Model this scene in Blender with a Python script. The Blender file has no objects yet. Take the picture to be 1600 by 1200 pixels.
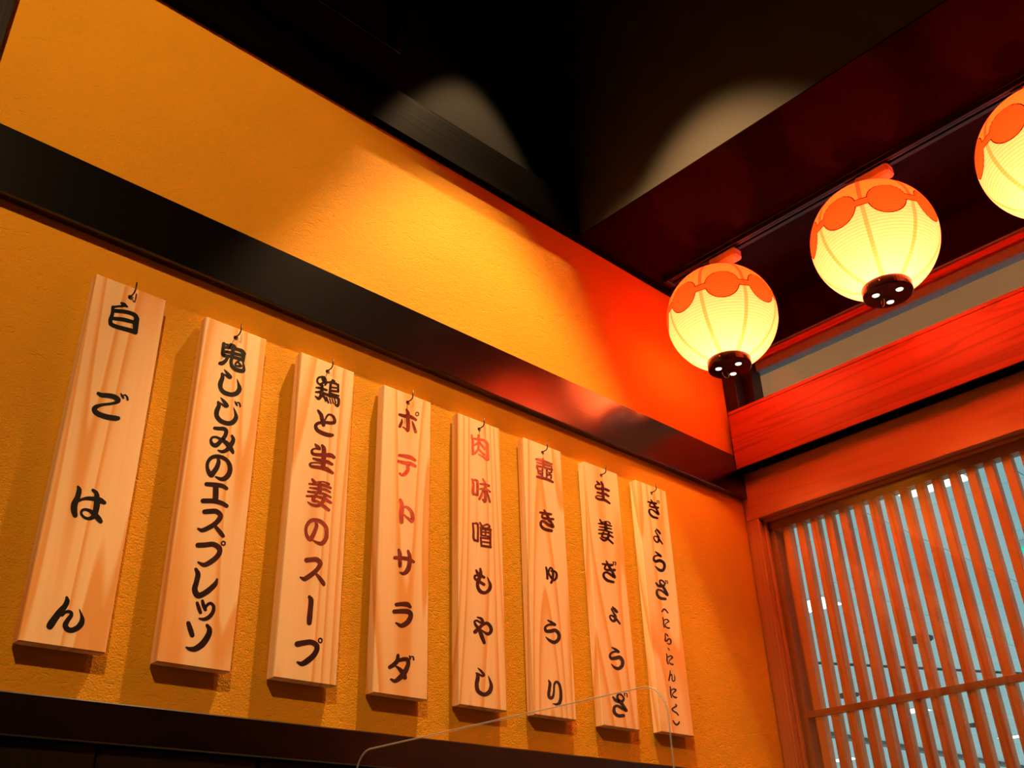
import bpy, bmesh, math, random
from mathutils import Vector, Matrix

# ------------------------------------------------------------------ camera
SC = bpy.context.scene
COL = SC.collection
cam_d = bpy.data.cameras.new('camera')
cam = bpy.data.objects.new('camera', cam_d)
COL.objects.link(cam)
cam_d.sensor_width = 36.0
cam_d.lens = 1505.75 * 36.0 / 1600.0
cam_d.clip_start = 0.01
cam_d.clip_end = 200
Rw = Matrix(((0.72921, -0.68363, -0.03007), (-0.31230, -0.37154, 0.87430), (-0.60887, -0.62816, -0.48443)))
cam.matrix_world = Matrix.Translation((-2.2760, -1.4157, -0.2841)) @ Rw.transposed().to_4x4()
SC.camera = cam

# ------------------------------------------------------------------ world, exposure
world = bpy.data.worlds.new('hall_daylight')
world.use_nodes = True
world.node_tree.nodes['Background'].inputs[0].default_value = (0.27, 0.45, 0.47, 1)
world.node_tree.nodes['Background'].inputs[1].default_value = 1.35
SC.world = world
SC.view_settings.view_transform = 'Standard'
SC.view_settings.look = 'None'
SC.view_settings.exposure = 0.0
SC.view_settings.gamma = 1.0
SC.view_settings.use_curve_mapping = False
SC.cycles.use_denoising = True

# ------------------------------------------------------------------ ceiling downlights of the dining room
WARM = (1.0, 0.60, 0.27)
def spot(name, loc, target, energy, angle, blend, size, color=WARM):
    d = bpy.data.lights.new(name, 'SPOT')
    d.energy = energy; d.color = color
    d.spot_size = math.radians(angle); d.spot_blend = blend
    d.shadow_soft_size = size
    o = bpy.data.objects.new(name, d)
    o.location = loc
    o.rotation_euler = (Vector(target) - Vector(loc)).to_track_quat('-Z', 'Y').to_euler()
    COL.objects.link(o)
    return o
spot('downlight', (-1.01, -0.215, 2.12), (-1.01, -0.215, 0), 95, 54, 0.3, 0.018)
spot('downlight', (-1.03, -0.47, 2.2), (-1.03, -0.47, 0), 265, 60, 0.4, 0.018)
spot('downlight', (-2.75, -1.85, 1.95), (-1.6, 0, 0.35), 190, 50, 0.35, 0.03)

# ------------------------------------------------------------------ material helpers
def new_mat(name):
    m = bpy.data.materials.new(name); m.use_nodes = True
    nt = m.node_tree
    return m, nt, nt.nodes['Principled BSDF']
def N(nt, kind, **kw):
    n = nt.nodes.new(kind)
    for k, v in kw.items(): setattr(n, k, v)
    return n
def L(nt, a, b): nt.links.new(a, b)
def M(nt, op, a, b=None, c=None):
    n = nt.nodes.new('ShaderNodeMath'); n.operation = op
    for i, v in enumerate((a, b, c)):
        if v is None: continue
        if isinstance(v, (int, float)): n.inputs[i].default_value = v
        else: nt.links.new(v, n.inputs[i])
    return n.outputs[0]
def mixc(nt, fac, c1, c2):
    n = nt.nodes.new('ShaderNodeMix'); n.data_type = 'RGBA'
    for s, v in ((n.inputs[0], fac), (n.inputs[6], c1), (n.inputs[7], c2)):
        if isinstance(v, (int, float)): s.default_value = v
        elif isinstance(v, tuple): s.default_value = v if len(v) == 4 else v + (1,)
        else: nt.links.new(v, s)
    return n.outputs[2]
def coords(nt, scale, loc=(0, 0, 0), use='Object', rnd=False):
    tc = N(nt, 'ShaderNodeTexCoord'); mp = N(nt, 'ShaderNodeMapping')
    mp.inputs['Scale'].default_value = scale; mp.inputs['Location'].default_value = loc
    L(nt, tc.outputs[use], mp.inputs['Vector'])
    if rnd:
        oi = N(nt, 'ShaderNodeObjectInfo')
        vm = N(nt, 'ShaderNodeVectorMath', operation='SCALE')
        vm.inputs[0].default_value = (37.0, 11.0, 53.0)
        L(nt, oi.outputs['Random'], vm.inputs['Scale']); L(nt, vm.outputs[0], mp.inputs['Location'])
    return mp.outputs[0]
def noise(nt, vec, scale, detail=2.0, rough=0.5, dist=0.0):
    n = N(nt, 'ShaderNodeTexNoise')
    n.inputs['Scale'].default_value = scale; n.inputs['Detail'].default_value = detail
    n.inputs['Roughness'].default_value = rough; n.inputs['Distortion'].default_value = dist
    L(nt, vec, n.inputs['Vector'])
    return n.outputs[0]
def ramp(nt, fac, stops):
    r = N(nt, 'ShaderNodeValToRGB')
    el = r.color_ramp.elements
    while len(el) < len(stops): el.new(0.5)
    for e, (pos, c) in zip(el, stops):
        e.position = pos; e.color = c if len(c) == 4 else c + (1,)
    L(nt, fac, r.inputs[0])
    return r.outputs[0]
def bump(nt, bs, h, strength, dist=0.002):
    b = N(nt, 'ShaderNodeBump')
    b.inputs['Strength'].default_value = strength; b.inputs['Distance'].default_value = dist
    L(nt, h, b.inputs['Height']); L(nt, b.outputs[0], bs.inputs['Normal'])
def simple(name, col, rough=0.5, spec=0.5, metal=0.0, ns=0, nb=0.0, var=0.0):
    m, nt, b = new_mat(name)
    b.inputs['Base Color'].default_value = col + (1,)
    b.inputs['Roughness'].default_value = rough
    b.inputs['Specular IOR Level'].default_value = spec
    b.inputs['Metallic'].default_value = metal
    if ns:
        v = coords(nt, (1, 1, 1))
        f = noise(nt, v, ns, 3)
        if var:
            d = tuple(max(0, x * (1 - var)) for x in col); e = tuple(min(1, x * (1 + var)) for x in col)
            L(nt, ramp(nt, f, [(0.3, d), (0.7, e)]), b.inputs['Base Color'])
        if nb: bump(nt, b, f, nb)
    return m
def wood(name, dark, light, axis, rough=0.45, spec=0.4, ring=9.0, stretch=14.0, nb=0.15, rnd=True, fine=160.0, rep=9.0, cont=0.62):
    """straight and cathedral grain running along the given axis"""
    m, nt, b = new_mat(name)
    sc = [1.0, 1.0, 1.0]; sc[axis] = 1.0 / stretch
    v = coords(nt, tuple(sc), rnd=rnd)
    warp = noise(nt, v, 5.0, 2.0, 0.5)
    w = N(nt, 'ShaderNodeTexNoise'); w.inputs['Scale'].default_value = ring; w.inputs['Detail'].default_value = 1.0
    L(nt, v, w.inputs['Vector'])
    rings = M(nt, 'FRACT', M(nt, 'MULTIPLY', w.outputs[0], rep))
    ringc = ramp(nt, rings, [(0.0, (0.1,) * 3), (0.55, (0.25,) * 3), (0.9, (0.95,) * 3), (1.0, (0.1,) * 3)])
    sc2 = [fine, fine, fine]; sc2[axis] = fine / 40.0
    v2 = coords(nt, tuple(sc2), rnd=rnd)
    fib = noise(nt, v2, 1.0, 3.0, 0.6)
    f = M(nt, 'ADD', M(nt, 'MULTIPLY', ringc, cont), M(nt, 'ADD', M(nt, 'MULTIPLY', fib, 0.22), M(nt, 'MULTIPLY', warp, 0.2)))
    c = ramp(nt, f, [(0.12, light), (0.85, dark)])
    L(nt, c, b.inputs['Base Color'])
    b.inputs['Roughness'].default_value = rough; b.inputs['Specular IOR Level'].default_value = spec
    bump(nt, b, fib, nb, 0.001)
    return m

# ------------------------------------------------------------------ materials
MAT = {}
def plaster(name, col, depth):
    m, nt, b = new_mat(name)
    v = coords(nt, (1, 1, 1))
    big = noise(nt, v, 3.5, 3)
    mid = noise(nt, v, 70, 3, 0.6)
    fine = noise(nt, v, 330, 2, 0.6)
    sc = coords(nt, (1, 1, 2.2))
    pit = noise(nt, sc, 45, 2, 0.5, 1.5)
    lo = tuple(x * 0.93 for x in col); hi = tuple(min(1, x * 1.05) for x in col)
    L(nt, ramp(nt, big, [(0.3, lo), (0.7, hi)]), b.inputs['Base Color'])
    b.inputs['Roughness'].default_value = 0.85; b.inputs['Specular IOR Level'].default_value = 0.25
    pits = ramp(nt, pit, [(0.62, (0.0,) * 3), (0.72, (1.0,) * 3)])
    h = M(nt, 'SUBTRACT', M(nt, 'ADD', M(nt, 'MULTIPLY', mid, 0.5), M(nt, 'MULTIPLY', fine, 0.6)), M(nt, 'MULTIPLY', pits, 0.25))
    bump(nt, b, h, depth, 0.0022)
    return m
MAT['plaster'] = plaster('ochre_plaster', (0.66, 0.305, 0.008), 0.9)
MAT['eave'] = plaster('buff_plaster', (0.98, 0.27, 0.085), 0.2)
MAT['black'] = simple('black_matt_paint', (0.0024, 0.0019, 0.0014), 0.9, 0.15, ns=60, nb=0.05)
MAT['bulk'] = simple('grey_black_paint', (0.090, 0.078, 0.062), 0.9, 0.15, ns=60, nb=0.05)
MAT['dark_wood'] = wood('black_stained_wood', (0.0015, 0.0006, 0.0005), (0.002, 0.0006, 0.0005), 0, 0.205, 0.5, 30, 30, 0.05, False)
MAT['crown_wood'] = wood('black_stained_rough_wood', (0.0004, 0.0003, 0.0002), (0.0018, 0.0012, 0.0008), 0, 0.6, 0.02, 30, 30, 0.5, False)
MAT['dark_wood_v'] = wood('black_stained_wood_upright', (0.004, 0.002, 0.002), (0.010, 0.006, 0.004), 2, 0.4, 0.4, 30, 30, 0.3)
MAT['soffit'] = simple('dark_brown_gloss_paint', (0.009, 0.0007, 0.0005), 0.2, 0.015, ns=4, nb=0.02)
MAT['red_wood'] = wood('red_stained_wood', (0.20, 0.027, 0.008), (0.34, 0.045, 0.012), 1, 0.42, 0.25, 14, 16, 0.15, False)
MAT['frame_wood'] = wood('cedar_frame_wood', (0.40, 0.16, 0.055), (0.48, 0.195, 0.07), 1, 0.5, 0.4, 12, 18, 0.12)
MAT['frame_wood_v'] = wood('cedar_frame_wood_upright', (0.40, 0.16, 0.055), (0.48, 0.195, 0.07), 2, 0.5, 0.4, 12, 18, 0.12)
MAT['slat_wood'] = wood('cedar_slat_wood', (0.70, 0.23, 0.05), (0.90, 0.41, 0.14), 2, 0.5, 0.4, 8, 18, 0.12)
MAT['pine'] = wood('pale_pine', (0.82, 0.38, 0.10), (0.95, 0.72, 0.42), 2, 0.5, 0.3, 8, 15, 0.06, rep=11.0, cont=0.8)
MAT['ink'] = simple('glossy_black_lettering', (0.003, 0.002, 0.002), 0.27, 0.5)
for k_, i_ in (('dark_wood', 2.0), ('ink', 2.4)): MAT[k_].node_tree.nodes['Principled BSDF'].inputs['IOR'].default_value = i_
MAT['iron'] = simple('dark_brown_steel', (0.05, 0.02, 0.012), 0.4, 0.5, 0.6, ns=200, nb=0.05)
MAT['hole'] = simple('bare_drilled_wood', (0.10, 0.05, 0.02), 0.9, 0.1, ns=90, nb=0.1)
MAT['track'] = simple('black_track_enamel', (0.012, 0.010, 0.010), 0.3, 0.5, ns=30, nb=0.01)
MAT['cap'] = simple('black_lacquer', (0.004, 0.002, 0.002), 0.22, 0.5, ns=30, nb=0.01)
MAT['connector'] = simple('white_lamp_socket', (0.78, 0.72, 0.62), 0.45, 0.4, ns=30, nb=0.01)
MAT['chrome'] = simple('worn_brass', (0.75, 0.6, 0.35), 0.25, 0.5, 1.0, ns=80, nb=0.02)
MAT['grey_trim'] = simple('grey_metal_trim', (0.12, 0.135, 0.13), 0.5, 0.2, 0.0, ns=40, nb=0.04)
MAT['joint'] = simple('ceiling_joint_grey', (0.10, 0.11, 0.11), 0.8, 0.2, ns=20, nb=0.02)
MAT['hall_panel'] = simple('white_ceiling_board', (0.74, 0.80, 0.80), 0.8, 0.2, ns=1.2, nb=0.0, var=0.05)
MAT['vent'] = simple('dark_vent_metal', (0.05, 0.045, 0.04), 0.5, 0.4, ns=40, nb=0.03)
MAT['floor'] = simple('grey_floor_tile', (0.20, 0.17, 0.14), 0.5, 0.4, ns=5, nb=0.03, var=0.2)
MAT['room'] = simple('brown_room_plaster', (0.22, 0.12, 0.06), 0.85, 0.2, ns=50, nb=0.2, var=0.1)
MAT['table'] = wood('dark_table_wood', (0.04, 0.018, 0.01), (0.10, 0.05, 0.025), 0, 0.4, 0.5, 10, 16, 0.1)
def emit(name, col, s):
    m, nt, b = new_mat(name)
    v = coords(nt, (1, 1, 1)); f = noise(nt, v, 8, 1)
    c = ramp(nt, f, [(0.2, tuple(x * 0.96 for x in col)), (0.8, col)])
    L(nt, c, b.inputs['Emission Color']); b.inputs['Emission Strength'].default_value = s
    b.inputs['Base Color'].default_value = col + (1,)
    return m
MAT['led'] = emit('lit_led_lens', (1.0, 0.80, 0.55), 2.6)
MAT['hall_light'] = emit('lit_hall_panel', (0.92, 1.0, 0.93), 2.2)
MAT['sign'] = emit('lit_teal_sign', (0.0, 0.55, 0.36), 0.85)
def pane(name, tint, ior, rough):
    m, nt, b = new_mat(name)
    nt.nodes.remove(b)
    out = nt.nodes['Material Output']
    tr = N(nt, 'ShaderNodeBsdfTransparent'); tr.inputs[0].default_value = tint + (1,)
    gl = N(nt, 'ShaderNodeBsdfGlossy'); gl.inputs['Roughness'].default_value = rough
    v = coords(nt, (1, 1, 1)); f = noise(nt, v, 2.0, 1)
    bp = N(nt, 'ShaderNodeBump'); bp.inputs['Strength'].default_value = 0.01; bp.inputs['Distance'].default_value = 0.001
    L(nt, f, bp.inputs['Height']); L(nt, bp.outputs[0], gl.inputs['Normal'])
    ge = N(nt, 'ShaderNodeNewGeometry')            # reflectance of one face of a thin pane (Schlick)
    dt = N(nt, 'ShaderNodeVectorMath', operation='DOT_PRODUCT')
    L(nt, ge.outputs['Normal'], dt.inputs[0]); L(nt, ge.outputs['Incoming'], dt.inputs[1])
    f0 = ((ior - 1) / (ior + 1)) ** 2
    sch = M(nt, 'POWER', M(nt, 'SUBTRACT', 1.0, M(nt, 'ABSOLUTE', dt.outputs['Value'])), 5.0)
    fr = M(nt, 'ADD', M(nt, 'MULTIPLY', sch, 1.0 - f0), f0)
    mx = N(nt, 'ShaderNodeMixShader')
    L(nt, fr, mx.inputs[0]); L(nt, tr.outputs[0], mx.inputs[1]); L(nt, gl.outputs[0], mx.inputs[2])
    L(nt, mx.outputs[0], out.inputs[0])
    return m
MAT['glass'] = pane('clear_window_glass', (0.97, 0.985, 0.98), 1.5, 0.0)
MAT['acrylic'] = pane('clear_acrylic', (0.985, 0.985, 0.985), 1.15, 0.0)
MAT['acrylic_edge'] = simple('polished_acrylic_edge', (0.80, 0.76, 0.70), 0.3, 0.4, ns=60, nb=0.01)
MAT['acrylic_edge'].node_tree.nodes['Principled BSDF'].inputs['Alpha'].default_value = 0.32

def paper_mat():
    """white paper on hoops with pasted tapes and a printed chain of discs"""
    m, nt, b = new_mat('lantern_paper')
    nt.nodes.remove(b)
    out = nt.nodes['Material Output']
    tc = N(nt, 'ShaderNodeTexCoord'); sx = N(nt, 'ShaderNodeSeparateXYZ')
    L(nt, tc.outputs['Object'], sx.inputs[0])
    x, y, z = sx.outputs
    lon = M(nt, 'DEGREES', M(nt, 'ARCTAN2', y, x))
    rad = M(nt, 'SQRT', M(nt, 'ADD', M(nt, 'MULTIPLY', x, x), M(nt, 'MULTIPLY', y, y)))
    lat = M(nt, 'DEGREES', M(nt, 'ARCTAN2', z, rad))
    cell = M(nt, 'SUBTRACT', M(nt, 'MODULO', M(nt, 'ADD', lon, 360.0 * 3 + 22.5), 45.0), 22.5)
    u = M(nt, 'MULTIPLY', cell, M(nt, 'COSINE', M(nt, 'RADIANS', lat)))
    v = M(nt, 'SUBTRACT', lat, 6.5)
    rr = M(nt, 'SQRT', M(nt, 'ADD', M(nt, 'MULTIPLY', u, u), M(nt, 'MULTIPLY', v, v)))
    d = M(nt, 'MINIMUM', M(nt, 'SUBTRACT', rr, 17.2), M(nt, 'SUBTRACT', M(nt, 'ABSOLUTE', v), 3.6))
    chain = M(nt, 'LESS_THAN', d, 0.0)
    line = M(nt, 'LESS_THAN', M(nt, 'ABSOLUTE', d), 0.5)
    edge = M(nt, 'SUBTRACT', 22.5, M(nt, 'ABSOLUTE', cell))
    tape = M(nt, 'LESS_THAN', M(nt, 'MULTIPLY', edge, M(nt, 'COSINE', M(nt, 'RADIANS', lat))), 1.9)
    top = M(nt, 'GREATER_THAN', lat, 6.5)
    hoop = M(nt, 'LESS_THAN', M(nt, 'ABSOLUTE', M(nt, 'SUBTRACT', M(nt, 'MODULO', M(nt, 'ADD', lat, 180.0), 3.0), 1.5)), 0.24)
    base = (0.93, 0.66, 0.32)
    c = mixc(nt, M(nt, 'MULTIPLY', hoop, 0.5), mixc(nt, top, base, (0.85, 0.27, 0.05)), (0.42, 0.14, 0.02))
    ct = mixc(nt, top, (0.50, 0.33, 0.08), (0.60, 0.09, 0.03))
    c = mixc(nt, M(nt, 'MULTIPLY', tape, 0.85), c, ct)
    disc = mixc(nt, M(nt, 'MULTIPLY', hoop, 0.25), (0.66, 0.10, 0.015), (0.50, 0.07, 0.01))
    c = mixc(nt, chain, c, disc)
    c = mixc(nt, line, c, (0.012, 0.001, 0.0005))
    f = noise(nt, tc.outputs['Object'], 90, 3)
    c = mixc(nt, 1.0, c, c)
    df = N(nt, 'ShaderNodeBsdfDiffuse'); tl = N(nt, 'ShaderNodeBsdfTranslucent')
    L(nt, c, df.inputs[0]); L(nt, c, tl.inputs[0])
    bp = N(nt, 'ShaderNodeBump'); bp.inputs['Strength'].default_value = 0.1; bp.inputs['Distance'].default_value = 0.0008
    L(nt, f, bp.inputs['Height']); L(nt, bp.outputs[0], df.inputs['Normal'])
    mx = N(nt, 'ShaderNodeMixShader'); mx.inputs[0].default_value = 0.62
    L(nt, df.outputs[0], mx.inputs[1]); L(nt, tl.outputs[0], mx.inputs[2])
    L(nt, mx.outputs[0], out.inputs[0])
    return m
MAT['paper'] = paper_mat()

# ------------------------------------------------------------------ mesh helpers
class MB:
    def __init__(s): s.v = []; s.f = []; s.sm = False
    def box(s, x0, x1, y0, y1, z0, z1, ch=0.0):
        """box with optional chamfer on all edges"""
        if ch <= 0:
            b = len(s.v)
            s.v += [(x, y, z) for x in (x0, x1) for y in (y0, y1) for z in (z0, z1)]
            for q in ((0, 1, 3, 2), (4, 6, 7, 5), (0, 4, 5, 1), (2, 3, 7, 6), (0, 2, 6, 4), (1, 5, 7, 3)): s.f.append(tuple(b + i for i in q))
            return s
        bm = bmesh.new()
        bmesh.ops.create_cube(bm, size=1.0)
        for v in bm.verts:
            v.co = Vector(((x0 + x1) / 2 + v.co.x * (x1 - x0), (y0 + y1) / 2 + v.co.y * (y1 - y0), (z0 + z1) / 2 + v.co.z * (z1 - z0)))
        bmesh.ops.bevel(bm, geom=bm.edges[:], offset=ch, segments=1, affect='EDGES')
        bm.verts.index_update()
        b = len(s.v)
        s.v += [tuple(v.co) for v in bm.verts]
        s.f += [tuple(b + v.index for v in f.verts) for f in bm.faces]
        bm.free()
        return s
    def tube(s, pts, r, n=8):
        pts = [Vector(p) for p in pts]
        b = len(s.v); up = None
        for i, p in enumerate(pts):
            t = (pts[min(i + 1, len(pts) - 1)] - pts[max(i - 1, 0)]).normalized()
            if up is None: up = t.orthogonal().normalized()
            up = (up - t * up.dot(t)).normalized(); w = t.cross(up)
            for k in range(n):
                a = 2 * math.pi * k / n
                s.v.append(tuple(p + (up * math.cos(a) + w * math.sin(a)) * r))
        for i in range(len(pts) - 1):
            for k in range(n):
                s.f.append((b + i * n + k, b + i * n + (k + 1) % n, b + (i + 1) * n + (k + 1) % n, b + (i + 1) * n + k))
        s.f.append(tuple(b + k for k in reversed(range(n))))
        s.f.append(tuple(b + (len(pts) - 1) * n + k for k in range(n)))
        return s
    def lathe(s, prof, n=48, c=(0, 0, 0), closed=False):
        """profile of (radius, z); zero radius closes to a point"""
        b = len(s.v); rows = []
        for r, z in prof:
            if r < 1e-7:
                rows.append([len(s.v)]); s.v.append((c[0], c[1], c[2] + z))
            else:
                rows.append(list(range(len(s.v), len(s.v) + n)))
                s.v += [(c[0] + r * math.cos(2 * math.pi * k / n), c[1] + r * math.sin(2 * math.pi * k / n), c[2] + z) for k in range(n)]
        seq = list(zip(rows, rows[1:])) + ([(rows[-1], rows[0])] if closed else [])
        for A, B in seq:
            for k in range(n):
                k2 = (k + 1) % n
                if len(A) == 1 and len(B) == 1: continue
                if len(A) == 1: s.f.append((A[0], B[k2], B[k]))
                elif len(B) == 1: s.f.append((A[k], A[k2], B[0]))
                else: s.f.append((A[k], A[k2], B[k2], B[k]))
        return s
    def prism(s, poly, a0, a1, axis):
        """polygon in the two other axes, extruded along axis"""
        b = len(s.v); n = len(poly)
        for a in (a0, a1):
            for p, q in poly:
                s.v.append((a, p, q) if axis == 0 else (p, a, q) if axis == 1 else (p, q, a))
        s.f.append(tuple(b + k for k in reversed(range(n)))); s.f.append(tuple(b + n + k for k in range(n)))
        for k in range(n): s.f.append((b + k, b + (k + 1) % n, b + n + (k + 1) % n, b + n + k))
        return s
    def mesh(s, name, smooth=False, loc=(0, 0, 0)):
        me = bpy.data.meshes.new(name)
        l = Vector(loc)
        me.from_pydata([tuple(Vector(v) - l) for v in s.v], [], s.f)
        bm = bmesh.new(); bm.from_mesh(me)
        bmesh.ops.recalc_face_normals(bm, faces=bm.faces[:])
        bm.to_mesh(me); bm.free()
        if smooth:
            for p in me.polygons: p.use_smooth = True
        me.update()
        return me
    def build(s, name, mat, parent=None, smooth=False, loc=(0, 0, 0)):
        """one object; loc is its own origin in the parent's space"""
        o = bpy.data.objects.new(name, s.mesh(name, smooth, loc))
        o.data.materials.append(MAT[mat])
        o.location = loc
        COL.objects.link(o)
        if parent is not None: o.parent = parent
        return o
def box(*a, ch=0.0): return MB().box(*a, ch=ch)
def place(mesh, name, loc, parent=None):
    o = bpy.data.objects.new(name, mesh); o.location = loc
    COL.objects.link(o)
    if parent is not None: o.parent = parent
    return o
def empty(name, loc=(0, 0, 0), rz=0.0):
    o = bpy.data.objects.new(name, None); o.location = loc; o.rotation_euler = (0, 0, rz)
    o.empty_display_size = 0.05
    COL.objects.link(o)
    return o
def tag(o, label=None, cat=None, group=None, kind=None):
    if label: o['label'] = label
    if cat: o['category'] = cat
    if group: o['group'] = group
    if kind: o['kind'] = kind
    return o
def struct(o, label): return tag(o, label, None, None, 'structure')

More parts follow.
